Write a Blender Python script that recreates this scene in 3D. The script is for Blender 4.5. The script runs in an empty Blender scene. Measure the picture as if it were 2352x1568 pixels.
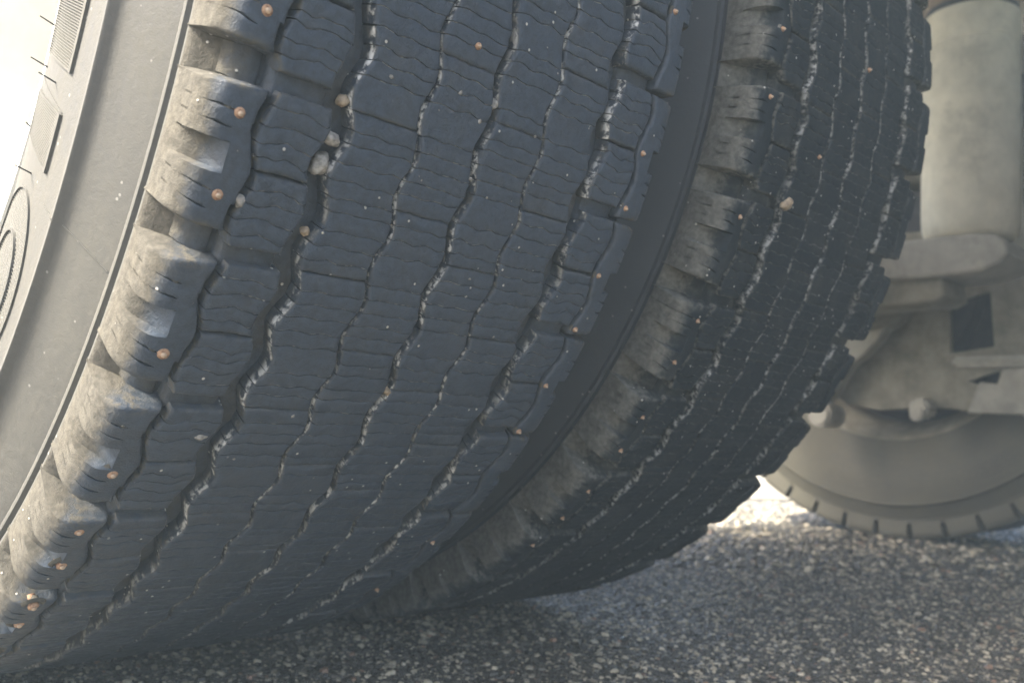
import bpy, bmesh, math, random
import numpy as np
from mathutils import Vector, Matrix, Quaternion, noise

random.seed(7); rng = np.random.default_rng(11)
scene = bpy.context.scene
C = scene.collection
rad = math.radians

# ------------------------------------------------------------------ camera
CAM = (-.2714, -.7657, .1901); YAW, PITCH, ROLL, FPX, WPX = .7802, .0946, .0504, 2045.2, 2352.
fw = Vector((math.sin(YAW)*math.cos(PITCH), math.cos(YAW)*math.cos(PITCH), math.sin(PITCH)))
rt = Vector((math.cos(YAW), -math.sin(YAW), 0)); up = rt.cross(fw)
r2 = math.cos(ROLL)*rt + math.sin(ROLL)*up; u2 = -math.sin(ROLL)*rt + math.cos(ROLL)*up
cd = bpy.data.cameras.new('camera'); cam = bpy.data.objects.new('camera', cd); C.objects.link(cam)
cam.matrix_world = Matrix(((r2.x, u2.x, -fw.x, CAM[0]), (r2.y, u2.y, -fw.y, CAM[1]), (r2.z, u2.z, -fw.z, CAM[2]), (0, 0, 0, 1)))
cd.sensor_width = 36; cd.lens = 36*FPX/WPX; cd.clip_start = .01; cd.clip_end = 2000
cd.dof.use_dof = True; cd.dof.focus_distance = .42; cd.dof.aperture_fstop = 12
scene.camera = cam

# ------------------------------------------------------------------ light
SUN = Vector((-.64, .22, .74)).normalized()
elev = math.asin(SUN.z); azim = math.atan2(SUN.x, SUN.y)
world = bpy.data.worlds.new('World'); scene.world = world; world.use_nodes = True
nt = world.node_tree; bg = nt.nodes['Background']
sky = nt.nodes.new('ShaderNodeTexSky'); sky.sky_type = 'NISHITA'; sky.sun_disc = False
sky.sun_elevation = elev; sky.sun_rotation = azim; sky.dust_density = 6.0; sky.air_density = .7
nt.links.new(sky.outputs[0], bg.inputs[0]); bg.inputs[1].default_value = .12
sd = bpy.data.lights.new('sun', 'SUN'); sd.energy = 3.2; sd.angle = rad(10); sd.color = (1, .93, .80)
so = bpy.data.objects.new('sun', sd); C.objects.link(so)
so.rotation_euler = (-SUN).to_track_quat('-Z', 'Y').to_euler()
vs = scene.view_settings; vs.view_transform = 'Standard'; vs.look = 'None'; vs.gamma = 1; vs.exposure = 2.5; vs.use_curve_mapping = False
scene.render.engine = 'CYCLES'; scene.cycles.max_bounces = 8; scene.cycles.diffuse_bounces = 5

# ------------------------------------------------------------------ helpers
R = .5; P = 44; PD = 360./P; MD = R*1000*math.pi/180      # pitch in degrees, mm per degree
def tag(o, label=None, cat=None, group=None, kind=None):
    if label: o['label'] = label
    if cat: o['category'] = cat
    if group: o['group'] = group
    if kind: o['kind'] = kind
    return o
def empty(name, loc=(0, 0, 0)):
    o = bpy.data.objects.new(name, None); C.objects.link(o); o.location = loc; o.empty_display_size = .05
    return o
def link(name, me, parent=None, loc=(0, 0, 0)):
    o = bpy.data.objects.new(name, me); C.objects.link(o); o.location = loc
    if parent: o.parent = parent
    return o
def mesh(name, v, f, mat=None, sharp=35):
    me = bpy.data.meshes.new(name); me.from_pydata([tuple(map(float, p)) for p in v], [], f); me.update()
    if mat: me.materials.append(mat)
    me.polygons.foreach_set('use_smooth', [True]*len(me.polygons))
    if sharp: me.set_sharp_from_angle(angle=rad(sharp))
    return me
def bm_mesh(name, bm, mat=None, sharp=35):
    me = bpy.data.meshes.new(name); bm.normal_update(); bm.to_mesh(me); bm.free()
    if mat: me.materials.append(mat)
    me.polygons.foreach_set('use_smooth', [True]*len(me.polygons))
    if sharp: me.set_sharp_from_angle(angle=rad(sharp))
    return me
def grid_faces(nr, nc, closed=False):
    f = []
    for i in range(nr if closed else nr-1):
        for j in range(nc-1):
            a = i*nc+j; b = ((i+1) % nr)*nc+j
            f.append((a, a+1, b+1, b))
    return f
def ring(x, r, th):                # wheel frame: th in degrees from the contact point, positive to the front
    t = rad(th); return (x, -r*math.sin(t), -r*math.cos(t))
def lathe_x(name, prof, n, mat, sharp=35):     # revolve (x, r) about the X axis
    v = [ring(x, r, 360.*i/n) for i in range(n) for x, r in prof]
    return mesh(name, v, grid_faces(n, len(prof), True), mat, sharp)
def lathe_z(name, prof, n, mat, sharp=35, wob=0):
    v = []
    for i in range(n):
        a = 2*math.pi*i/n
        for r, z in prof:
            rr = r + (wob*noise.noise((3*math.cos(a), 3*math.sin(a), z*25)) if wob else 0)
            v.append((rr*math.cos(a), rr*math.sin(a), z))
    f = grid_faces(n, len(prof), True)
    return mesh(name, v, [q[::-1] for q in f], mat, sharp)
def box_bm(x0, x1, y0, y1, z0, z1, bev=0, seg=2):
    bm = bmesh.new(); bmesh.ops.create_cube(bm, size=1)
    for v in bm.verts: v.co = Vector(((x0+x1)/2+v.co.x*(x1-x0), (y0+y1)/2+v.co.y*(y1-y0), (z0+z1)/2+v.co.z*(z1-z0)))
    if bev: bmesh.ops.bevel(bm, geom=list(bm.edges), offset=bev, segments=seg, affect='EDGES')
    return bm
def plate_x(name, outline, holes, x, depth, bev, mat):   # (y, z) outline with holes, thickness along x
    cu = bpy.data.curves.new(name, 'CURVE'); cu.dimensions = '2D'; cu.fill_mode = 'BOTH'; cu.extrude = depth/2; cu.bevel_depth = bev; cu.bevel_resolution = 2
    for pts in [outline]+holes:
        s = cu.splines.new('POLY'); s.points.add(len(pts)-1); s.use_cyclic_u = True
        for p, (y, z) in zip(s.points, pts): p.co = (y, z, 0, 1)
    ob = bpy.data.objects.new(name, cu); C.objects.link(ob)
    me = bpy.data.meshes.new_from_object(ob.evaluated_get(bpy.context.evaluated_depsgraph_get()))
    bpy.data.objects.remove(ob); bpy.data.curves.remove(cu)
    for v in me.vertices: v.co = (x + v.co.z, v.co.x, v.co.y)
    me.name = name; me.materials.clear(); me.materials.append(mat)
    me.polygons.foreach_set('use_smooth', [True]*len(me.polygons)); me.set_sharp_from_angle(angle=rad(35))
    return me

# ------------------------------------------------------------------ materials
class NT:
    def __init__(s, name):
        s.m = bpy.data.materials.new(name); s.m.use_nodes = True; s.t = s.m.node_tree; s.b = s.t.nodes['Principled BSDF']
        s.tc = s.t.nodes.new('ShaderNodeTexCoord')
    def n(s, typ, **kw):
        nd = s.t.nodes.new(typ)
        for k, v in kw.items(): setattr(nd, k, v)
        return nd
    def set(s, sock, v):
        if isinstance(v, bpy.types.NodeSocket): s.t.links.new(v, sock)
        else: sock.default_value = v
    def math(s, op, a, b=None, c=None, clamp=False):
        nd = s.n('ShaderNodeMath', operation=op, use_clamp=clamp); s.set(nd.inputs[0], a)
        if b is not None: s.set(nd.inputs[1], b)
        if c is not None: s.set(nd.inputs[2], c)
        return nd.outputs[0]
    def ramp(s, v, a, b, o0=0., o1=1.):
        nd = s.n('ShaderNodeMapRange', interpolation_type='SMOOTHSTEP'); s.set(nd.inputs[0], v)
        for i, q in enumerate((a, b, o0, o1)): nd.inputs[i+1].default_value = q
        return nd.outputs[0]
    def noise(s, scale, detail=4, rough=.6, vec=None, dim='3D'):
        nd = s.n('ShaderNodeTexNoise', noise_dimensions=dim); nd.inputs['Scale'].default_value = scale
        nd.inputs['Detail'].default_value = detail; nd.inputs['Roughness'].default_value = rough
        s.t.links.new(vec if vec else s.tc.outputs['Object'], nd.inputs['Vector']); return nd.outputs[0]
    def mix(s, f, a, b):
        nd = s.n('ShaderNodeMix', data_type='RGBA'); s.set(nd.inputs[0], f)
        for sock, v in ((nd.inputs[6], a), (nd.inputs[7], b)):
            s.set(sock, v if isinstance(v, bpy.types.NodeSocket) else (*v, 1))
        return nd.outputs[2]
    def bump(s, h, strength, dist):
        nd = s.n('ShaderNodeBump'); nd.inputs['Strength'].default_value = strength; nd.inputs['Distance'].default_value = dist
        s.t.links.new(h, nd.inputs['Height']); s.t.links.new(nd.outputs[0], s.b.inputs['Normal'])
    def out(s, col, rough, metal=0, spec=.5):
        s.set(s.b.inputs['Base Color'], col if isinstance(col, bpy.types.NodeSocket) else (*col, 1))
        s.set(s.b.inputs['Roughness'], rough); s.b.inputs['Metallic'].default_value = metal
        s.b.inputs['Specular IOR Level'].default_value = spec
        return s.m

def rubber(name, base, dust, tread=True, spec=.45, radd=0., pale=.85):
    k = NT(name); sep = k.n('ShaderNodeSeparateXYZ'); k.t.links.new(k.tc.outputs['Object'], sep.inputs[0])
    info = k.n('ShaderNodeObjectInfo')
    off = k.n('ShaderNodeVectorMath', operation='ADD'); k.t.links.new(k.tc.outputs['Object'], off.inputs[0])
    rv = k.n('ShaderNodeCombineXYZ')
    for i in range(3): k.set(rv.inputs[i], k.math('MULTIPLY', info.outputs['Random'], 13.+7*i))
    k.t.links.new(rv.outputs[0], off.inputs[1]); V = off.outputs[0]
    ax = k.math('ABSOLUTE', sep.outputs[0])
    r = k.math('SQRT', k.math('ADD', k.math('POWER', sep.outputs[1], 2.), k.math('POWER', sep.outputs[2], 2.)))
    n0 = k.noise(13, 2, .5, V); n1 = k.noise(45, 5, .65, V); n2 = k.noise(260, 4, .6, V); n3 = k.noise(1300, 3, .6, V)
    if tread:
        e = k.math('ADD', ax, k.math('MULTIPLY', k.math('SUBTRACT', n1, .5), .014))
        e = k.math('ADD', e, k.math('MULTIPLY', k.math('SUBTRACT', n2, .5), .008))
        e = k.math('ADD', e, k.math('MULTIPLY', k.math('MAXIMUM', k.math('SUBTRACT', .4975, r), 0.), .55))
        d1 = k.ramp(e, .1225, .1325)
        d2 = k.math('MULTIPLY', k.ramp(r, .4985, .4915), k.ramp(n1, .38, .65, .06, .45))
        da = k.n('ShaderNodeAttribute', attribute_name='dirt_glint').outputs['Fac']  # carries dust and the painted glints of edges and sipes
        d = k.math('MAXIMUM', k.math('MULTIPLY', d1, .95), d2)
        d = k.math('MAXIMUM', d, k.math('MULTIPLY', da, k.ramp(n2, .36, .62)))
        d = k.math('ADD', d, k.math('MULTIPLY', k.ramp(n1, .46, .74), .20), clamp=True)
    else:
        rvx = k.n('ShaderNodeCombineXYZ'); k.set(rvx.inputs[0], k.math('MULTIPLY', r, 260.)); k.set(rvx.inputs[1], k.math('MULTIPLY', sep.outputs[1], 6.)); k.set(rvx.inputs[2], k.math('MULTIPLY', sep.outputs[2], 6.))
        st = k.noise(1., 4, .65, rvx.outputs[0])
        d = k.math('ADD', k.math('MULTIPLY', k.ramp(n1, .25, .75), .22), k.math('ADD', k.ramp(st, .3, .7, .34, .56), k.ramp(n0, .3, .7, 0., .22)), clamp=True)
    col = k.mix(k.ramp(n2, .3, .7), tuple(.8*c for c in base), tuple(1.25*c for c in base))
    if tread:
        d = k.math('MINIMUM', d, 1.)
    col = k.mix(d, col, k.mix(k.ramp(n2, .3, .72), tuple((.72 if tread else .92)*c for c in dust), tuple((1.2 if tread else 1.06)*c for c in dust)))
    glint = 0.
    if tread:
        glint = k.math('MULTIPLY', k.ramp(da, .45, .9), k.math('MULTIPLY', k.math('MULTIPLY', k.ramp(n2, .44, .60), k.math('MULTIPLY', k.ramp(n1, .37, .51), k.ramp(n0, .38, .55, .35, 1.))), k.ramp(ax, .104, .098)))  # glints painted as pale broken lines on rib edges and sipes
        col = k.mix(k.math('MULTIPLY', glint, pale), col, (.70, .69, .65))
    vo = k.n('ShaderNodeTexVoronoi'); vo.inputs['Scale'].default_value = 190; k.t.links.new(V, vo.inputs['Vector'])
    sc = k.n('ShaderNodeSeparateColor'); k.t.links.new(vo.outputs['Color'], sc.inputs[0])
    g = k.math('MULTIPLY', k.ramp(vo.outputs['Distance'], .17, .10), k.ramp(sc.outputs[0], .86, .89))  # pale grit specks, also painted in as tiny glints
    col = k.mix(k.math('MULTIPLY', g, .8 if tread else .25), col, (.55, .53, .48))
    ro = k.math('ADD', k.math('MULTIPLY', d, .6), k.ramp(n2, .3, .7, .33+radd, .55+radd), clamp=True)
    if tread: ro = k.math('SUBTRACT', ro, k.math('MULTIPLY', glint, .2))
    h = k.math('ADD', k.math('MULTIPLY', n3, .5), n2); h = k.math('ADD', h, k.math('MULTIPLY', g, 1.2 if tread else .2))
    k.bump(h, .75 if tread else .3, .0008)
    return k.out(col, ro, 0, spec)

M = {}
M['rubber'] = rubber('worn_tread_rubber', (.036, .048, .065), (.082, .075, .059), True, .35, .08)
M['rubber_shaded'] = rubber('shaded_tread_rubber', (.016, .022, .027), (.125, .121, .105), True, .12, .25, .45)  # shade on the inner tyre painted in as a darker tread rubber
M['side_far'] = rubber('far_sidewall_rubber', (.055, .050, .038), (.128, .119, .086), False)
M['side_shaded'] = rubber('shaded_sidewall_rubber', (.03, .034, .038), (.055, .060, .064), False)  # inner sidewall, its shade put into the base colour
M['side'] = rubber('dusty_sidewall_rubber', (.045, .045, .043), (.105, .101, .086), False)
k = NT('spew_rubber'); M['spew'] = k.out((.02, .02, .022), .5)
k = NT('rusty_stud_steel'); n_ = k.noise(500, 3); M['stud'] = k.out(k.mix(k.ramp(n_, .35, .65), (.17, .09, .05), (.36, .22, .13)), .8, 0)
k = NT('carbide_tip'); n_ = k.noise(900, 2); M['tip'] = k.out(k.mix(n_, (.30, .20, .13), (.48, .38, .27)), .65, .1)
k = NT('stone_grey'); n_ = k.noise(300, 5); M['stone'] = k.out(k.mix(k.ramp(n_, .3, .7), (.12, .112, .098), (.36, .34, .30)), .7)
k = NT('stone_tan'); n_ = k.noise(300, 5); M['stone_tan'] = k.out(k.mix(k.ramp(n_, .3, .7), (.15, .11, .07), (.38, .30, .20)), .6)
def metal(name, a, b, sc=18, rough=.75, bump=.4, stain=.34):
    k = NT(name); n1 = k.noise(sc, 6, .65); n2 = k.noise(sc*14, 4)
    mp = k.n('ShaderNodeMapping'); mp.inputs['Scale'].default_value = (40, 40, 2.5); k.t.links.new(k.tc.outputs['Object'], mp.inputs[0])
    st = k.noise(1, 4, .6, mp.outputs[0])
    f = k.math('ADD', k.math('MULTIPLY', k.ramp(n1, .3, .7), .55), k.math('MULTIPLY', st, .45))
    n5 = k.noise(sc*.55, 6, .7); col = k.mix(f, a, b); col = k.mix(k.math('MULTIPLY', k.ramp(n5, .46, .70), stain), col, tuple(.28*q for q in a)); col = k.mix(k.math('MULTIPLY', k.ramp(n2, .60, .72), k.ramp(n1, .45, .6, 0, stain)), col, (.17, .085, .04)); k.bump(k.math('ADD', n1, k.math('MULTIPLY', n2, .3)), bump, .002)
    return k.out(col, rough, 0, .3)
M['piston'] = metal('dusty_cast_piston', (.50, .46, .345), (.76, .70, .53))
M['brake'] = metal('dusty_brake_steel', (.15, .136, .10), (.34, .31, .23), 22)
M['bright'] = metal('dusty_flange_steel', (.28, .26, .21), (.45, .42, .34), 22)
M['rim'] = metal('painted_wheel_steel', (.50, .49, .45), (.66, .64, .58), 12, .5, .15, 0.)
M['bellows'] = metal('rusty_bellows', (.10, .075, .05), (.30, .22, .15), 60)
M['band'] = metal('black_band', (.03, .03, .03), (.07, .065, .06), 30)
M['frame'] = metal('chassis_paint', (.04, .04, .042), (.09, .085, .08), 10)

def asphalt(name):
    k = NT(name); pos = k.n('ShaderNodeNewGeometry').outputs['Position']
    v1 = k.n('ShaderNodeTexVoronoi'); v1.inputs['Scale'].default_value = 150; k.t.links.new(pos, v1.inputs['Vector'])
    v2 = k.n('ShaderNodeTexVoronoi'); v2.inputs['Scale'].default_value = 420; k.t.links.new(pos, v2.inputs['Vector'])
    sc = k.n('ShaderNodeSeparateColor'); k.t.links.new(v1.outputs['Color'], sc.inputs[0])
    n1 = k.noise(2.2, 5, .6, pos)
    c = k.mix(sc.outputs[0], (.025, .0215, .017), (.105, .094, .074))
    c = k.mix(k.ramp(sc.outputs[1], .90, .93), c, (.42, .39, .32))
    c = k.mix(k.math('MULTIPLY', k.ramp(n1, .4, .7), .25), c, (.14, .13, .11))
    h = k.math('SUBTRACT', k.math('MULTIPLY', v2.outputs['Distance'], -.4), v1.outputs['Distance'])
    k.bump(h, .9, .004)
    return k.out(c, k.ramp(sc.outputs[2], 0, 1, .35, .7), 0, .5)
M['asphalt'] = asphalt('coarse_asphalt')
k = NT('aggregate_stone'); at = k.n('ShaderNodeAttribute', attribute_name='col'); pos = k.n('ShaderNodeNewGeometry').outputs['Position']
n_ = k.noise(900, 3, .6, pos); k.bump(n_, .5, .0007)
cc = k.mix(k.ramp(n_, .3, .7, 0, .35), at.outputs['Color'], (.05, .05, .047)); M['agg'] = k.out(cc, k.ramp(n_, .3, .7, .2, .45), 0, .6)
k = NT('pale_concrete'); pos = k.n('ShaderNodeNewGeometry').outputs['Position']; n1 = k.noise(3, 5, .6, pos); n2 = k.noise(90, 4, .6, pos)
k.bump(n2, .5, .003); M['concrete'] = k.out(k.mix(k.math('ADD', k.math('MULTIPLY', n1, .5), k.math('MULTIPLY', n2, .5)), (.24, .215, .165), (.36, .325, .255)), .8)

# ------------------------------------------------------------------ ground
def sheet(name, pts, z, mat):
    return tag(link(name, mesh(name, [(x, y, z) for x, y in pts], [tuple(range(len(pts)))], mat, 0)), kind='structure')
asph = sheet('asphalt_ground', [(-40, -40), (40, -40), (40, 40), (-40, 40)], 0, M['asphalt'])
# paler yard slab beyond the seam on the other side of the truck
d_ = Vector((.351, -.172)).normalized(); n2_ = Vector((-d_.y, d_.x)); p0 = Vector((2.2, .712))
q = [p0-d_*28, p0+d_*28, p0+d_*28+n2_*20, p0-d_*28+n2_*20]
bm = bmesh.new(); vs_ = [bm.verts.new((p.x, p.y, .004)) for p in q]; bm.faces.new(vs_)
slab = tag(link('concrete_yard', bm_mesh('concrete_yard', bm, M['concrete'], 0)), kind='structure')

def aggregate(name, xs, ys, ss, cols, parent):
    n = len(xs); K = 5
    ang = rng.uniform(0, 2*np.pi, n)[:, None] + np.arange(K)[None]*2*np.pi/K + rng.normal(0, .16, (n, K))
    el = rng.uniform(.65, 1.0, n); rot = rng.uniform(0, np.pi, n); h = ss*rng.uniform(.12, .36, n)
    rr = ss[:, None]*.5*rng.uniform(.82, 1.15, (n, K))
    tx, ty = rng.normal(0, .16, n), rng.normal(0, .16, n)
    def lay(scale, z, jit):
        a = rr*scale*(1+rng.normal(0, jit, (n, K))); px = a*np.cos(ang); py = a*np.sin(ang)*el[:, None]
        X = px*np.cos(rot)[:, None]-py*np.sin(rot)[:, None]; Y = px*np.sin(rot)[:, None]+py*np.cos(rot)[:, None]
        Z = z[:, None]+(X*tx[:, None]+Y*ty[:, None])*(scale < 1.0)
        return np.stack([X+xs[:, None], Y+ys[:, None], Z], -1)
    V = np.concatenate([lay(1.0, np.full(n, -.0008), 0), lay(.93, h*.62, .03), lay(.62, h, .06)], 1)   # n, 15, 3
    f = []
    for L in range(2):
        for i in range(K):
            a, b = L*K+i, L*K+(i+1) % K; f.append((a, b, b+K, a+K))
    f = np.array(f); cap = np.array([(10, 11, 12, 13), (10, 13, 14, 14)])[:1]; f = np.concatenate([f, cap])
    F = (f[None]+(np.arange(n)*15)[:, None, None]).reshape(-1, 4)
    me = bpy.data.meshes.new(name); me.vertices.add(n*15); me.vertices.foreach_set('co', V.reshape(-1).astype(np.float32))
    me.loops.add(F.size); me.loops.foreach_set('vertex_index', F.reshape(-1).astype(np.int32))
    me.polygons.add(len(F)); me.polygons.foreach_set('loop_start', (np.arange(len(F))*4).astype(np.int32))
    me.polygons.foreach_set('use_smooth', np.zeros(len(F), bool)); me.update(calc_edges=True)
    a = me.attributes.new('col', 'FLOAT_COLOR', 'POINT'); cc = np.concatenate([cols, np.ones((n, 1))], 1)
    a.data.foreach_set('color', np.repeat(cc, 15, 0).reshape(-1).astype(np.float32))
    me.materials.append(M['agg'])
    return tag(link(name, me, parent), kind='stuff')
def scatter(x0, x1, y0, y1, step, test):
    gx, gy = np.meshgrid(np.arange(x0, x1, step), np.arange(y0, y1, step)); X = gx.ravel()+rng.uniform(-.5, .5, gx.size)*step; Y = gy.ravel()+rng.uniform(-.5, .5, gx.size)*step
    ok = test(X, Y); return X[ok], Y[ok]
def view(X, Y, lo, hi):
    dx, dy = X-CAM[0], Y-CAM[1]; dep = dx*fw.x+dy*fw.y; lat = dx*rt.x+dy*rt.y
    return (dep > lo) & (dep < hi) & (abs(lat) < dep*.68+.08)
def cols(n):
    c = np.empty((n, 3)); u = rng.random(n); g = rng.uniform(.018, .095, n)
    c[:] = g[:, None]*np.array([1, .87, .63]); l = u > .69; c[l] = rng.uniform(.25, .70, l.sum())[:, None]*np.array([1, .87, .62])
    o = u > .975; c[o] = rng.uniform(.22, .4, o.sum())[:, None]*np.array([1, .62, .40]); return c
X, Y = scatter(-.3, 1.7, -.9, .8, .0042, lambda X, Y: view(X, Y, .30, 1.30)); S = np.clip(rng.lognormal(math.log(.0034), .42, len(X)), .0014, .009)
aggregate('road_stones', X, Y, S, cols(len(X)), asph)
X, Y = scatter(.2, 3.2, -.9, 1.6, .011, lambda X, Y: view(X, Y, 1.30, 2.75)); S = np.clip(rng.lognormal(math.log(.0085), .35, len(X)), .004, .018)
C2 = cols(len(X)); C2[:] = np.where((Y > .25)[:, None], C2*1.5+.08, C2)  # sunlight painted into the stones: paler where the lit gap lies
aggregate('road_stones', X, Y, S, C2, asph)

# ------------------------------------------------------------------ tyre: carcass profile (x, r), left half
SIDE = [(-.118, .286), (-.126, .292), (-.130, .300), (-.134, .32), (-.1405, .34), (-.147, .36), (-.1502, .37), (-.1521, .38), (-.1527, .39), (-.1524, .40),
        (-.1517, .41), (-.1508, .42), (-.1500, .4268), (-.1499, .4285), (-.1503, .4297), (-.1504, .4312), (-.1495, .4322), (-.1474, .4328), (-.1440, .4375), (-.1400, .445), (-.1338, .4560), (-.1318, .4592),
        (-.1322, .4606), (-.1318, .4620), (-.1304, .4626), (-.1296, .4632), (-.1300, .4640), (-.1306, .4650), (-.1306, .4665), (-.1294, .4690), (-.1264, .4722), (-.1226, .4757),
        (-.1186, .4800), (-.114, .4840), (-.108, .4875), (-.09, .4900), (-.07, .4905), (-.04, .4910), (0, .4912)]
PROF = SIDE + [(-x, r) for x, r in SIDE[-2::-1]]
def floor_r(x):
    ax = abs(x); xs = [-p[0] for p in SIDE[28:]][::-1]; rs = [p[1] for p in SIDE[28:]][::-1]
    return float(np.interp(ax, xs, rs))
carcass_me = lathe_x('tyre_carcass', PROF, 220, M['side'], 40)
carcass_me.materials.append(M['rubber']); _nc = len(PROF)-1
carcass_me.polygons.foreach_set('material_index', [1 if 28 <= (i % _nc) < _nc-28 else 0 for i in range(len(carcass_me.polygons))])
carcass_shaded = carcass_me.copy(); carcass_shaded.materials[0] = M['side_shaded']; carcass_shaded.materials[1] = M['rubber_shaded']
carcass_far = carcass_me.copy(); carcass_far.materials[0] = M['side_far']
_sl = [(p[1], p[0]) for p in SIDE[:22]]
def side_x(r): return float(np.interp(r, [a for a, b in _sl], [b for a, b in _sl]))

# ------------------------------------------------------------------ tread pieces (mm, degrees), one pitch centred on th = 0
ZP = [(0, 1), (.10, .75), (.42, -.85), (.5, -1), (.62, -.7), (.9, .8), (1, 1)]
def zz(th, ph=0): return float(np.interp(((th/(PD/2)+ph) % 1.), [a for a, b in ZP], [b for a, b in ZP]))
def nz(x, y, z, s): return noise.noise((x*s, y*s, z*s))
def block(name, xl, xr, s0, s1, depth, sipes, seed, step=2.0, wave=(1.6, 3.2), al=2.4, ar=2.4, phl=0, phr=0, slant=0, sdep=.6, dend=.62):
    # xl, xr, s0, s1 in mm; zigzag left and right walls; sipes as (s, reach0, reach1)
    cols_ = [(-1.0, depth, 0), (-.35, 1.4, 0), (.05, .55, 0), (.8, .12, 0), (1.8, 0, 0)]
    n = max(2, int((xr-xl)/step)); mid = [(i/n) for i in range(1, n)]
    rows = [(s0-1.0, depth), (s0-.3, 1.3), (s0+.1, .5), (s0+.8, .1), (s0+1.8, 0)]
    cur = s0+1.8; ev = sorted(sipes)
    for s in ev+[s1-1.8]:
        lim = s-.75 if s in ev else s
        m = max(1, int((lim-cur)/2.6))
        rows += [(cur+(lim-cur)*(i+1)/m, 0) for i in range(m if s in ev else m-1)]
        if s in ev:
            rows += [(s-.30, .12), (s-.17, sdep), (s+.17, sdep), (s+.30, .12), (s+.75, 0)]; cur = s+.75
    rows += [(s1-1.8, 0), (s1-.8, .1), (s1-.1, .5), (s1+.3, 1.3), (s1+1.0, depth)]
    v = []; A = []
    for s, dr in rows:
        th = s/MD
        L = xl+al*zz(th, phl); Rr = xr+ar*zz(th, phr); w = Rr-L
        sip = abs(dr-sdep) < .01
        line = [(L+o, d, o) for o, d, _ in cols_] + [(L+1.8+(w-3.6)*u, 0, 9) for u in mid] + [(Rr-o, d, o) for o, d, _ in cols_[::-1]]
        for x, dc, o in line:
            if sip and o <= .05: x += (1.6 if x < (L+Rr)/2 else -1.6)
            u = (x-L)/w
            ds = wave[0]*(math.asin(math.sin(2*math.pi*wave[1]*u+seed))*.5+1.2*noise.noise((u*4, s*.13, seed)))*(1 if s0+3 < s < s1-3 else .15) + slant*(u-.5)
            d = max(dc, dr)
            e = min(x-L, Rr-x, s-s0, s1-s)
            if d < depth-.01:
                d += max(0, nz(x, s, seed*9, .16))*.5 + abs(nz(x, s, seed*5+3, .8))*.35
                if e < 2.2: d += max(0, nz(x, s, seed*3+7, .30)-.05)*2.0*(1-max(e, 0)/2.2)
            x_ = x + nz(x, s, seed+50, .5)*.35; s_ = s+ds+nz(x, s, seed+90, .5)*.3
            rr = max(R*1000-d, floor_r(x/1000)*1000-1.2) if d >= depth-.01 else R*1000-d
            v.append(ring(x_/1000, rr/1000, s_/MD))
            ee = min(x-L, Rr-x); es = min(s-s0, s1-s)
            A.append(max(.95*(1-min(1, max(ee+.25, 0)/.8)) if dc < depth-.01 else .25, .75*(1-min(1, max(es, 0)/1.4))*dend, .62 if sip else 0)*(1 if dc < depth-.01 else .3))  # painted glints along edges and sipes, plus dust at the block ends
    me = mesh(name, v, grid_faces(len(rows), len(line)), M['rubber'], 42); add_attr(me, A); return me

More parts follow.
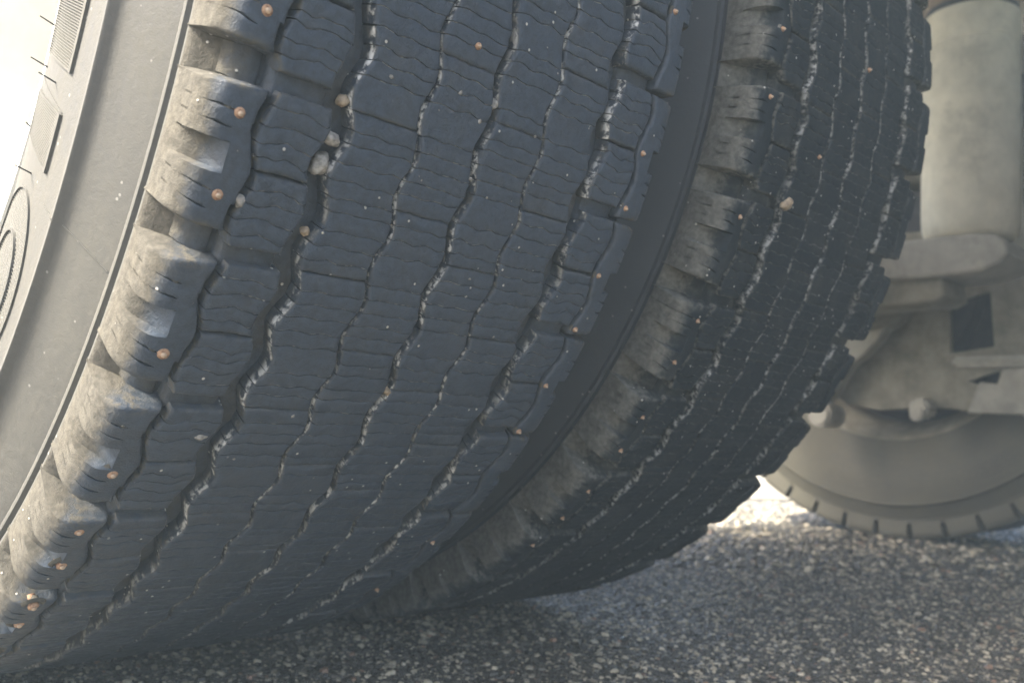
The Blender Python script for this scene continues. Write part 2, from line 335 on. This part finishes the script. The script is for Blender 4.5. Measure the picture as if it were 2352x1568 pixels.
NP_ = [(-130.2, 465.3), (-131.0, 467.5), (-131.4, 473), (-131.5, 479), (-131.5, 486.0), (-131.1, 489.4), (-130.0, 492.2), (-128.4, 495.2), (-126.6, 497.6), (-124.8, 499.0), (-122.4, 499.7), (-118.5, 500), (-115.5, 500), (-113, 500), (-111.2, 500), (-110.1, 499.8), (-109.3, 499.2), (-108.9, 498), (-108.2, 486.0)]
KP_ = [(-130.2, 465.3), (-131.0, 467.4), (-131.3, 472.5), (-131.0, 478.0), (-129.8, 482.6), (-127.8, 485.8), (-125.8, 488.4), (-123.8, 490.8), (-122.0, 493.2), (-120.6, 495.8), (-119.5, 498.6)] + NP_[11:]
def add_attr(me, vals):
    a = me.attributes.new('dirt_glint', 'FLOAT', 'POINT'); a.data.foreach_set('value', np.clip(np.array(vals, np.float32), 0, 1))
def shoulder(name, seed, rough=1.0, simple=False, half=27.0, notch=1):
    v = []; A = []
    ends = [(1.2, 99), (.6, 2.2), (.25, 1.0), (-.3, .4), (-1.1, .1), (-3.0, 0)]
    sip = [] if simple else [-19.5, -12.5, 12.0, 18.5]
    pts = [(-half-o, d, 0) for o, d in ends]
    cur = -half+3
    brk = sorted([(s, 's') for s in sip]+[(-6.3, 'n'), (-5.5, 'n'), (5.5, 'n'), (6.3, 'n')])
    for s, t in brk+[(half-3, 'e')]:
        lim = s-.8 if t == 's' else s
        m = max(1, int((lim-cur)/1.6)); pts += [(cur+(lim-cur)*(i+1)/m, 0, 0) for i in range(m if t != 'e' else m-1)]
        if t == 's': pts += [(s-.42, .2, 1), (s-.26, 3.0, 2), (s+.26, 3.0, 2), (s+.42, .2, 1), (s+.8, 0, 0)]; cur = s+.8
        else: cur = s
    pts += [(half+o, d, 0) for o, d in ends[::-1]]
    nc = len(NP_)
    for s, d, t in pts:
        m = min(1, max(0, (6.3-abs(s))/.8))*notch
        for j in range(nc):
            x = NP_[j][0]*(1-m)+KP_[j][0]*m; r = NP_[j][1]*(1-m)+KP_[j][1]*m
            x0 = x
            u = (x+131)/22.
            stretch = 1 + .05*u - .03*max(0, 1-u*2.2)**2
            f = 0
            if t: f = 1 if x < -121 else (0 if x > -115.5 else (-115.5-x)/5.5)
            dd = d*f if t else d
            curve = (3.0*max(0, (x+131)/14.)**1.3 - 1.2) if t else 0
            if dd > 50: r_ = min(r, floor_r(x/1000)*1000-1.0)
            elif t == 2 and j <= 7: x += dd*.75; r_ = r-dd*.5
            else: r_ = r-dd
            if dd < 50 and j > 1:
                n_ = max(0, nz(x0, s, seed*7, .5))*.45*rough*(1.3 if 4 < j < 10 else .5) + abs(nz(x0, s, seed*11, 1.3))*.3*rough
                if abs(s) > half-4: n_ += max(0, nz(x0, s, seed*13, .35))*1.3*rough
                r_ -= n_*(1 if j > 5 else .1)
                if 4 < j <= 8: x += n_*.5
            if j >= nc-5: x += 2.4*zz(s/MD, .1)
            s_ = s*stretch + nz(x0, s, seed+3, .35)*.4 - curve
            e = half-abs(s)
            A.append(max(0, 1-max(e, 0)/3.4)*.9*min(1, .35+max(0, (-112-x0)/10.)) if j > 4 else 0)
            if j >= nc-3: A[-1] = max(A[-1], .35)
            v.append(ring(x/1000, r_/1000, s_/MD))
    me = mesh(name, v, grid_faces(len(pts), nc), M['rubber'], 38); add_attr(me, A); return me

def tie_bar(name, seed):
    xs = [-121.8, -120.6, -119.2, -116.5, -113, -110.4, -109.2, -108.2]; rs_ = [474.5, 479.6, 482.8, 485.6, 487.6, 488.6, 488.2, 483]
    ts = [-10, -5, 0, 5, 10]
    v = [ring(x/1000, r/1000+nz(x, t, seed, .2)*.0003, (t-.16*(x+115))/MD) for t in ts for x, r in zip(xs, rs_)]
    f = grid_faces(len(ts), len(xs)); b = len(v)                 # and the shallower bridge between the lugs
    xs2 = [-107.5, -106.2, -104, -98, -92, -86, -83, -81.6, -80.4]; rs2 = [486, 493.2, 494.6, 495.4, 495.6, 495.2, 494.2, 492.4, 486]; ts2 = [-8, -4, 0, 4, 8]
    v += [ring(x/1000, r/1000+nz(x, t, seed+5, .25)*.0006, (t-4.5)/MD) for t in ts2 for x, r in zip(xs2, rs2)]
    f += [tuple(b+i for i in q) for q in grid_faces(len(ts2), len(xs2))]
    me = mesh(name, v, f, M['rubber'], 70); add_attr(me, [0]*len(v)); return me

NV = 5
def even(s0, s1, n, keep=.72):
    l = [s0+(s1-s0)*(i+1)/(n+1)+random.uniform(-1.1, 1.1) for i in range(n)]
    return [q for q in l if random.random() < keep]
H = PD*MD/2                                              # half a pitch in mm
SH = [shoulder('shoulder_block', i*3+1, .65) for i in range(NV)]
SHF = [shoulder('shoulder_block', i*3+2, .5, True, 30.5, 0) for i in range(NV)]
for m_ in SHF: m_.materials[0] = M['side_far']
SHR = [shoulder('shoulder_block', i*3+4, .8, False, 32.5, 1) for i in range(NV)]
TB = [tie_bar('tie_bar', i) for i in range(2)]
LU = [block('tread_lug', -106.2, -81.0, .8, H-4.0, 11.5, even(.8, H-4.0, 4, .9), i+1, 2.0, (1.5, 1.2), 2.4, 2.4, .1, .3, dend=.62) for i in range(NV)]
LL = [block('tread_lug', -106.2, -81.0, -H+4.0, -.9, 11.5, even(-H+4.0, -.9, 4, .9), i+21, 2.0, (1.5, 1.2), 2.4, 2.4, .1, .3, dend=.62) for i in range(NV)]
RA = [block('tread_block', -70.5, -36.8, -H+.35, H-.35, 11.0, even(-H, H, 9, .9), i+41, 2.0, (.7, 2.2), 2.8, 2.2, .3, .3) for i in range(NV)]
RB = [block('tread_block', -34.8, -2.2, -H+.15, H-.15, 11.0, even(-H, H, 9, .9), i+61, 2.0, (.7, 2.2), 2.2, 2.2, .3, .5) for i in range(NV)]
simple_parts = [shoulder('simple', 5, .5, True), block('simple', -106.2, -81.0, -H+6.2, H-6.2, 11.5, [], 1, 8.), block('simple', -70.5, -37.0, -H+1.1, H-1.1, 11, [], 2, 8.), block('simple', -34.6, -2.4, -H+.7, H-.7, 11, [], 3, 8.)]

def place(name, me, parent, th, flip=False):
    o = link(name, me, parent, (0, 0, R)); o.rotation_mode = 'QUATERNION'
    q_ = Quaternion((1, 0, 0), -rad(th))
    if flip: q_ = q_ @ Quaternion((0, 0, 1), math.pi)
    o.rotation_quaternion = q_; return o
# stud: steel body with carbide tip; local z points out of the tread
def stud_mesh():
    pr = [(.0001, .0009), (.0017, .0009), (.0025, .0006), (.0028, .0001), (.0029, -.006)]
    return lathe_z('stud', pr[::-1], 14, M['stud'], 40)
def tip_mesh():
    pr = [(.0014, .0007), (.0013, .0014), (.0009, .0018), (.0001, .0019)]
    return lathe_z('stud_tip', pr, 10, M['tip'], 40)
ST, TP = stud_mesh(), tip_mesh()
ho_pr = [(.0001, -.004), (.0026, -.004), (.0033, .0002), (.0042, .0006), (.0052, .0001), (.0060, -.0008)]
COL = lathe_z('stud_collar', ho_pr[1:], 18, M['rubber'], 60)
def put_out(name, me, parent, x, th, r):                  # stand a z-up mesh on the tread, pointing outwards
    p = Vector(ring(x, r, th)); nrm = Vector((0, p.y, p.z)).normalized()
    o = link(name, me, parent, (p.x, p.y, p.z+R)); o.rotation_mode = 'QUATERNION'; o.rotation_quaternion = nrm.to_track_quat('Z', 'X'); return o

rim_pr = [(-.118, .288), (-.123, .296), (-.128, .3005), (-.1315, .2985), (-.131, .293), (-.126, .289), (-.120, .283), (-.10, .277), (-.085, .268), (-.05, .258), (.03, .257), (.075, .268), (.10, .280), (.118, .283), (.125, .289), (.130, .294), (.130, .299), (.124, .299), (.118, .290)]
disc_pr = [(.03, .257), (.045, .24), (.075, .215), (.085, .19), (.085, .11), (.06, .10), (.02, .095), (.0, .085), (-.005, .0001)]
RIM = lathe_x('rim', rim_pr, 128, M['rim']); DISC = lathe_x('wheel_disc', disc_pr, 96, M['rim'])

def wheel(x, label, tl, tr, studs, th0, th1, group=None, detail=True, rim=None, dark=False):
    w = empty('studded_truck_tyre', (x, 0, 0)); tag(w, label, 'wheel', group)
    link('tyre_carcass', carcass_shaded if dark else (carcass_me if detail else carcass_far), w, (0, 0, R)); link('rim', rim or RIM, w, (0, 0, R)); link('wheel_disc', DISC if detail else lathe_x('wheel_disc', disc_pr, 96, M['frame']), w, (0, 0, R))
    rest = []
    for i in range(P):
        for side, top in ((0, tl), (1, tr)):
            ctr = top-PD/2+.75 + i*PD                      # centre of the pitch
            c = (ctr+180) % 360-180
            fl = bool(side)
            vis = th0 < c < th1
            if vis and detail:
                a = [random.randrange(NV) for _ in range(6)]
                place('shoulder_block', (SHR if fl and x == 0 else SH)[a[0]], w, c+(-.35 if not fl else .35), fl)
                place('tie_bar', TB[i % 2], w, c+PD/2, fl)
                place('tread_lug', LU[a[1]], w, c-.6*(1 if not fl else -1), fl); place('tread_lug', LL[a[2]], w, c-.6*(1 if not fl else -1), fl)
                place('tread_block', RA[a[3]], w, c-.75, fl); place('tread_block', RB[a[4]], w, c-.75-PD/2, fl)
            elif vis and not side:
                place('shoulder_block', SHF[i % NV], w, c, fl)
                for me in simple_parts[1:]: rest.append((me, c, fl))
            else:
                for me in simple_parts: rest.append((me, c, fl))
    V, F = [], []
    for me, c, fl in rest:
        m = (Matrix.Rotation(-rad(c), 4, 'X') @ (Matrix.Rotation(math.pi, 4, 'Z') if fl else Matrix.Identity(4)))
        o = len(V); V += [m @ v.co for v in me.vertices]; F += [tuple(o+q for q in p.vertices) for p in me.polygons]
    tag(link('tread_pattern', mesh('tread_pattern', V, F, M['rubber'], 42), w, (0, 0, R)), kind='stuff')
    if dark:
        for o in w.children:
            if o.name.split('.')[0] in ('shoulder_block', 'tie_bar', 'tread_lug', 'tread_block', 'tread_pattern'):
                o.material_slots[0].link = 'OBJECT'; o.material_slots[0].material = M['rubber_shaded']
    for xs, th, st in studs:
        co_ = put_out('stud_collar', COL, w, xs, th, .4990)
        if xs > 0 or dark: co_.scale = (.6, .6, 1)
        if dark: co_.material_slots[0].link = 'OBJECT'; co_.material_slots[0].material = M['rubber_shaded']
        if st:
            s = put_out('stud', ST, w, xs, th, .5002-random.uniform(0, .0007)); t = link('stud_tip', TP, s)
            s.rotation_quaternion = s.rotation_quaternion @ Quaternion((random.random()-.5, random.random()-.5, 0), random.uniform(0, .22))
            s.scale = (.6, .6, 1.1) if xs > -.1 or dark else (random.uniform(.8, .95),)*2+(1,)
    return w

PI_ = lambda l, x: [(x+random.uniform(-.0012, .0012), t, 1) for t in l]
so_ = PI_([74.9, 71.1, 66.67, 62.97, 54.86, 47.21, 42.67, 39.52, 35.0, 32.48, 27.3, 22], -.1175)
so_ += [(-.1178, 58.5, 0), (-.1175, 50.6, 0)] + PI_([80.44, 71.58, 68.02, 63.44, 59.56, 55.18, 51.28, 39.22, 31.48], .1098)
so_ += [(-.018, 73.4, 1)]
outer = wheel(0, 'studded dual truck tyre with pale dusty sidewall, gravel stuck in its zigzag grooves', 60.15, 57.9, so_, -12, 102)
si_ = PI_([83.75, 78.8, 70.05, 61.86, 58.3, 53.2, 49.8, 45.1, 41.6, 37.5], -.1185)
si_ += [(.006, 85.3, 1), (-.044, 76.6, 1)]
inner = wheel(.3366, 'dark studded truck tyre standing in the gap behind the outer tyre, painted shade and lug glints', 63.55, 61.3, si_, -12, 118, dark=True)
far = wheel(1.745, 'grey dusty truck tyre at the far end of the axle, plain sidewall showing', 4.0, 6.5, [], -60, 60, None, False, lathe_x('rim', rim_pr, 128, M['brake']))

# ---- sidewall mouldings of the outer tyre
def side_pt(r, th, lift=0.0):
    x = side_x(r); sl = (side_x(r+.001)-side_x(r-.001))/.002; n = Vector((-1, sl)).normalized()     # (x, r) normal
    return Vector(ring(x+n.x*lift, r+n.y*lift, th))
def panel(parent, name, c, ridges, mat):                 # c: 4 corners (r, th): inner-top, outer-top, outer-bottom, inner-bottom; radial ridges
    def at(u, v):
        a = [c[0][i]*(1-u)+c[1][i]*u for i in (0, 1)]; b = [c[3][i]*(1-u)+c[2][i]*u for i in (0, 1)]
        return [a[i]*(1-v)+b[i]*v for i in (0, 1)]
    nu = 9; rows = [0]; hs = [-.0004]
    fr = .03
    rows += [.006, fr]; hs += [.0011, .0011]
    for i in range(ridges):
        a = fr+(1-2*fr)*i/ridges; b = (1-2*fr)/ridges
        rows += [a+b*.12, a+b*.35, a+b*.65, a+b*.88]; hs += [.0003, .0011, .0011, .0003]
    rows += [1-fr, .994, 1]; hs += [.0011, .0011, -.0004]
    us = [0, .015, .07, .09]+[.09+.82*(i+1)/nu for i in range(nu)]+[.93, .985, 1]
    v = []
    for w_, h in zip(rows, hs):
        for j, u in enumerate(us):
            edge = u < .08 or u > .92
            hh = -.0004 if u in (0, 1) else (.0013 if edge and h > 0 else h)
            r, th = at(u, w_); v.append(side_pt(r, th, hh))
    o = link(name, mesh(name, v, grid_faces(len(rows), len(us)), mat, 30), parent, (0, 0, R)); return o
panel(outer, 'ribbed_panel', [(.3760, 72.8), (.4141, 72.4), (.4127, 65.23), (.3785, 65.7)], 40, M['side'])
panel(outer, 'ribbed_panel', [(.3760, 63.2), (.4131, 62.83), (.4130, 59.07), (.3785, 60.15)], 22, M['side'])
def bead(parent, name, pts, wd, ht, mat):                # raised line along (r, th) points
    v = []; n = len(pts)
    for i, (r, th) in enumerate(pts):
        a, b = pts[max(i-1, 0)], pts[min(i+1, n-1)]
        dr, dt = b[0]-a[0], rad(b[1]-a[1])*r; L_ = math.hypot(dr, dt) or 1; nr, nth = -dt/L_, dr/L_
        for o, h in ((-wd, -.0003), (-wd*.5, ht), (wd*.5, ht), (wd, -.0003)):
            v.append(side_pt(r+nr*o, th+math.degrees(nth*o/r), h))
    f = grid_faces(n, 4); return link(name, mesh(name, v, f, mat, 30), parent, (0, 0, R))
oc, orr, oth = (.395, 49.8), .0238, 7.2
def oval(k_): return [(oc[0]+orr*k_*math.sin(a), oc[1]+oth*k_*math.cos(a)) for a in [2*math.pi*i/64 for i in range(65)]]
emb = bead(outer, 'oval_emblem', oval(1), .00055, .0009, M['side'])
bead(emb, 'oval_emblem_letter', oval(.57), .0012, .0011, M['side']).location = (0, 0, 0)
hv, hf = [], []
for i in range(56):                                      # fine hatching inside the emblem
    u = -.93+1.86*i/55; hw = math.sqrt(max(0, 1-u*u))*.95; th = oc[1]+oth*u; b = len(hv)
    for s in np.linspace(-1, 1, 7):
        r = oc[0]+orr*hw*s*.98
        hv += [side_pt(r, th-.045, -.0002), side_pt(r, th, .0004), side_pt(r, th+.045, -.0002)]
    for j in range(6):
        a = b+3*j; hf += [(a, a+1, a+4, a+3), (a+1, a+2, a+5, a+4)]
tag(link('oval_emblem_hatching', mesh('oval_emblem_hatching', hv, hf, M['side'], 30), emb), kind='stuff')
bead(outer, 'mould_seam', [(.4338+.0246*i/8, 57.25-.9*i/8) for i in range(9)], .00035, .0004, M['side'])
bead(outer, 'mould_seam', [(.4179+.0125*i/4, 57.44-.16*i/4) for i in range(5)], .00035, .0004, M['side'])
bead(outer, 'mould_seam', [(.378+.034*i/6, 64.0-1.1*i/6) for i in range(7)], .0003, .0005, M['side'])
def hair(r, th, ln, dr, dth):
    p = side_pt(r, th, -.0003); q_ = side_pt(r+dr, th+dth, 0)+Vector((-ln, 0, 0)); d = q_-p
    bm = bmesh.new(); bmesh.ops.create_cone(bm, segments=6, radius1=.00038, radius2=.00028, depth=d.length, cap_ends=True)
    m = d.to_track_quat('Z', 'X').to_matrix()
    for v in bm.verts: v.co = (p+q_)/2 + m @ v.co
    link('spew_hair', bm_mesh('spew_hair', bm, M['spew']), outer, (0, 0, R))
for r, th, ln in ((.3745, 67.5, .0075), (.3750, 64.71, .0075), (.3967, 64.25, .0075), (.3720, 60.2, .003), (.3958, 58.14, .007)): hair(r, th, ln, .0003, .35)

# ------------------------------------------------------------------ stones wedged in the tread
def pebble(x, th, r, sx, sy, sz, mat, label, seed, wx=0, group=None):
    bm = bmesh.new(); bmesh.ops.create_icosphere(bm, subdivisions=3, radius=1)
    for v in bm.verts:
        n = v.co.normalized(); d = 1+.28*noise.noise(n*1.6+Vector((seed*7, 0, 0)))+.08*noise.noise(n*5+Vector((seed, 3, 0)))
        v.co = Vector((n.x*sx*d, n.y*sy*d, n.z*sz*d))
    o = link('pebble', bm_mesh('pebble', bm, mat, 50)); p = Vector(ring(x, r, th)); o.location = (wx+p.x, p.y, p.z+R)
    o.rotation_mode = 'QUATERNION'; o.rotation_quaternion = Vector((0, p.y, p.z)).to_track_quat('Z', 'X') @ Quaternion((0, 0, 1), seed*1.3)
    tag(o, label, 'pebble', group); return o
mm = .001
pebble(-.0760, 66.75, .4955, 4.6*mm, 3.0*mm, 4*mm, M['stone'], 'upper of two pale jagged stones wedged together in the wide zigzag groove', 1)
pebble(-.0772, 65.45, .4955, 5.2*mm, 3.6*mm, 4*mm, M['stone'], 'lower and larger of two pale stones wedged in the wide zigzag groove', 2.2)
pebble(-.0745, 62.1, .4965, 2.2*mm, 2.2*mm, 2.2*mm, M['stone_tan'], 'small round tan stone alone in the wide zigzag groove', 3)
pebble(-.0745, 68.6, .495, 3*mm, 2.4*mm, 3*mm, M['stone_tan'], 'tan stone at the crossing of wide groove and cross groove', 4)
pebble(-.1075, 62.9, .4985, 3.0*mm, 2.0*mm, 2.0*mm, M['stone'], 'grey crumb pressed into the narrow slit beside the shoulder studs', 5)
pebble(-.0855, 49.9, .4985, 3.4*mm, 2.0*mm, 2.4*mm, M['stone'], 'pale sharp stone on the lug edge low on the outer tyre', 6)
pebble(.0010, 71.0, .4965, 3.0*mm, 2.4*mm, 3.0*mm, M['stone'], 'grey stone lodged high in the centre groove of the outer tyre', 7)
pebble(.0020, 53.6, .4970, 4.0*mm, 2.0*mm, 2.6*mm, M['stone_tan'], 'tan splinter lodged low in the centre groove of the outer tyre', 8)
pebble(-.0685, 72.2, .499, 5.6*mm, 4.0*mm, 4.0*mm, M['stone_tan'], 'rounded brown stone stuck in a groove of the dark inner tyre', 9, .3366)
G = 'bits of grit stuck on the outer tyre tread'
for x, th in ((-.021, 70.9), (-.030, 69.7), (.004, 77.2), (-.001, 66.9), (-.006, 69.9), (.012, 66.2), (-.045, 51.6), (-.052, 42.8), (.020, 61.5), (.052, 58.2), (-.014, 46.9), (-.064, 48.4), (.030, 70.2), (-.028, 66.1), (-.058, 70.4)):
    s = random.uniform(.7, 1.25)*mm
    pebble(x, th, .4995, s, s*.8, s*.7, M['stone'], 'tiny pale crumb of grit stuck to a rib of the outer tyre tread', random.uniform(10, 90), 0, G)

# ------------------------------------------------------------------ axle, brake and air spring at the far end
ax = tag(empty('truck_axle', (1.5, 0, 0)), 'dusty steel axle with brake backing plate at the far wheel', 'axle')
ax_off = (-1.5, 0, 0)
link('axle_tube', lathe_x('axle_tube', [(.40, .0001), (.40, .058), (1.40, .058), (1.43, .075), (1.50, .085), (1.62, .085), (1.62, .0001)], 48, M['brake']), ax, (-1.5, 0, R))
win = [(-.136, .474), (-.214, .494), (-.221, .383), (-.140, .372)]; tri = [(-.168, .320), (-.229, .342), (-.234, .314), (-.202, .307)]
outl = [(.125, .62), (.13, .40), (.10, .300), (.06, .272), (.0, .262), (-.07, .268), (-.14, .268), (-.19, .262), (-.25, .268), (-.32, .285), (-.34, .45), (-.30, .62)]
bp = link('backing_plate', plate_x('backing_plate', outl, [win, tri], 1.555, .012, .002, M['brake']), ax, ax_off)
link('rib', bm_mesh('rib', box_bm(1.525, 1.551, -.34, -.150, .345, .366, .006), M['bright']), bp).rotation_euler = (0, 0, 0)
link('lower_flange', plate_x('lower_flange', [(-.187, .262), (-.205, .312), (-.235, .308), (-.245, .335), (-.34, .345), (-.34, .262), (-.29, .258), (-.284, .250), (-.276, .261)], [], 1.532, .022, .004, M['bright']), bp)
link('brake_band', plate_x('brake_band', [(-.060, .481), (-.040, .440), (-.019, .404), (.012, .372), (.041, .351), (.058, .325), (.068, .304), (.080, .287), (.105, .262), (.15, .30), (.14, .40), (.10, .50)], [], 1.515, .03, .006, M['bright']), ax, ax_off)
def bolt(name, y, z, r, x0, x1, seg, parent, mat):
    bm = bmesh.new(); bmesh.ops.create_cone(bm, segments=seg, radius1=r, radius2=r, depth=x1-x0, cap_ends=True)
    bmesh.ops.rotate(bm, verts=bm.verts, matrix=Matrix.Rotation(math.pi/2, 3, 'Y')); bmesh.ops.translate(bm, verts=bm.verts, vec=((x0+x1)/2, y, z))
    bmesh.ops.bevel(bm, geom=[e for e in bm.edges if e.is_boundary or len(e.link_faces) == 2 and e.calc_face_angle(0) > .9], offset=r*.25, segments=2, affect='EDGES')
    return link(name, bm_mesh(name, bm, mat), parent, ax_off)
bolt('bolt_head', -.098, .264, .023, 1.50, 1.55, 6, ax, M['bright'])
bolt('bolt_head', -.098, .252, .014, 1.49, 1.51, 12, ax, M['bright'])
bolt('pivot_knob', .090, .246, .026, 1.47, 1.55, 16, ax, M['bright'])
bolt('brake_drum', 0, .5, .235, 1.58, 1.72, 72, ax, M['band'])

arm = tag(empty('spring_arm', (1.38, -.1, .451)), 'flat cast suspension arm with rounded nose carrying the air spring piston', 'suspension arm')
nose = [(.16, .487), (.16, .545), (-.262, .547), (-.29, .542), (-.303, .530), (-.306, .515), (-.296, .503), (-.27, .493), (-.203, .489)]
link('arm_beam', plate_x('arm_beam', nose, [], 0, .13, .006, M['bright']), arm, (0, .1, -.451))
link('arm_clamp', plate_x('arm_clamp', [(.16, .440), (.16, .484), (-.20, .482), (-.204, .455), (-.19, .447)], [], 0, .105, .005, M['brake']), arm, (0, .1, -.451))

asp = tag(empty('air_spring', (1.38, -.231, .551)), 'pale dusty air spring piston standing upright on the suspension arm', 'air spring')
pz = .551
link('piston', lathe_z('piston', [(.0001, 0), (.062, 0), (.070, .004), (.0755, .012), (.0785, .026), (.0795, .045), (.0790, .242), (.0800, .246), (.0800, .252), (.0788, .256), (.0785, .348), (.0778, .3495), (.0778, .351), (.0792, .3525), (.0800, .40), (.0785, .408), (.074, .4115), (.0001, .4115)], 72, M['piston'], 30, .0012), asp)
link('clamp_band', lathe_z('clamp_band', [(.0001, .4105), (.0745, .4105), (.0755, .413), (.0755, .421), (.073, .423), (.0001, .423)], 64, M['band'], 30, .001), asp)
link('bellows', lathe_z('bellows', [(.072, .4225), (.0765, .430), (.080, .445), (.0845, .47), (.090, .52), (.088, .56), (.07, .58), (.0001, .58)], 64, M['bellows'], 30, .003), asp)
# unseen rails, deck, near mudguard and tank, added to shade the scene
bm = bmesh.new(); pl = [(.12, -1.7), (2.4, -1.7), (2.4, .56), (1.2, .555), (.50, .55), (.12, .54)]
b0 = [bm.verts.new((x, y, 1.136)) for x, y in pl]; b1 = [bm.verts.new((x, y, 1.148)) for x, y in pl]; bm.faces.new(b0[::-1]); bm.faces.new(b1)
for i in range(6): bm.faces.new((b0[i], b0[(i+1) % 6], b1[(i+1) % 6], b1[i]))
tag(link('shade_deck', bm_mesh('shade_deck', bm, M['frame'])), 'flat dark plate added out of view beneath the chassis rails to block sun and sky', 'shade plate')  # unseen plate, outline shaped to keep sun off the far wheel
def guard(x0, x1, r, t0, t1, mat, label):
    gv = []
    for i in range(33):
        th = t0+(t1-t0)*i/32
        gv += [ring(x, q, th) for x, q in ((x0, r-.014), (x0, r+.006), (x0+.007, r+.012), (x1-.007, r+.012), (x1, r+.006), (x1, r-.014), (x1-.004, r-.014), (x1-.010, r), (x0+.010, r), (x0+.004, r-.014), (x0, r-.014))]
    tag(link('mudguard', mesh('mudguard', gv, grid_faces(33, 11), mat), None, (0, 0, R)), label, 'mudguard')
guard(-.172, .507, .606, 152, 250, M['frame'], 'black mudguard added out of view to shade the near dual tyres')  # unseen near guard, added as a light blocker
guard(1.56, 2.26, .66, 95, 250, M['brake'], 'dusty mudguard arched over the far tyre behind the air spring')
tank = tag(empty('shade_tank', (1.4, -1.04, .21)), 'dark cylindrical tank added out of view ahead of the axle to block sky light', 'added light blocker')  # unseen tank, added to keep sky light off the inner tyre and ground
link('shade_tank_body', lathe_x('shade_tank_body', [(-1.05, .0001), (-1.05, .16), (-1.03, .26), (-.97, .315), (.97, .315), (1.03, .26), (1.05, .16), (1.05, .0001)], 48, M['frame']), tank, (0, 0, .33))
for xx in (-.3, .3): link('shade_tank_strap', lathe_x('shade_tank_strap', [(xx-.02, .3155), (xx-.02, .319), (xx+.02, .319), (xx+.02, .3155)], 48, M['band']), tank, (0, 0, .33))
for xx in (-.3, .3): link('shade_tank_hanger', bm_mesh('shade_tank_hanger', box_bm(xx-.02, xx+.02, -.02, .02, .63, .925, .003), M['frame']), tank)
for i, xx in enumerate((.665, 1.465)):
    r_ = tag(link('chassis_rail', bm_mesh('chassis_rail', box_bm(xx, xx+.07, -1.7, .54, 1.149, 1.40, .01), M['frame'])), ['dark steel chassis rail above the dual tyres', 'dark steel chassis rail above the air spring'][i], 'chassis rail', None)

# ------------------------------------------------------------------ thin volume added to imitate lens glare
hz = NT('thin_glare_haze'); hz.t.nodes.remove(hz.b)
pv = hz.t.nodes.new('ShaderNodeVolumePrincipled'); pv.inputs['Color'].default_value = (.68, .87, 1, 1); pv.inputs['Density'].default_value = .044; pv.inputs['Anisotropy'].default_value = 0
hz.t.links.new(pv.outputs[0], hz.t.nodes['Material Output'].inputs['Volume'])
bm = box_bm(-45, 45, -45, 45, -1, 1.6)
tag(link('glare_haze', bm_mesh('glare_haze', bm, hz.m, 0)), kind='stuff')
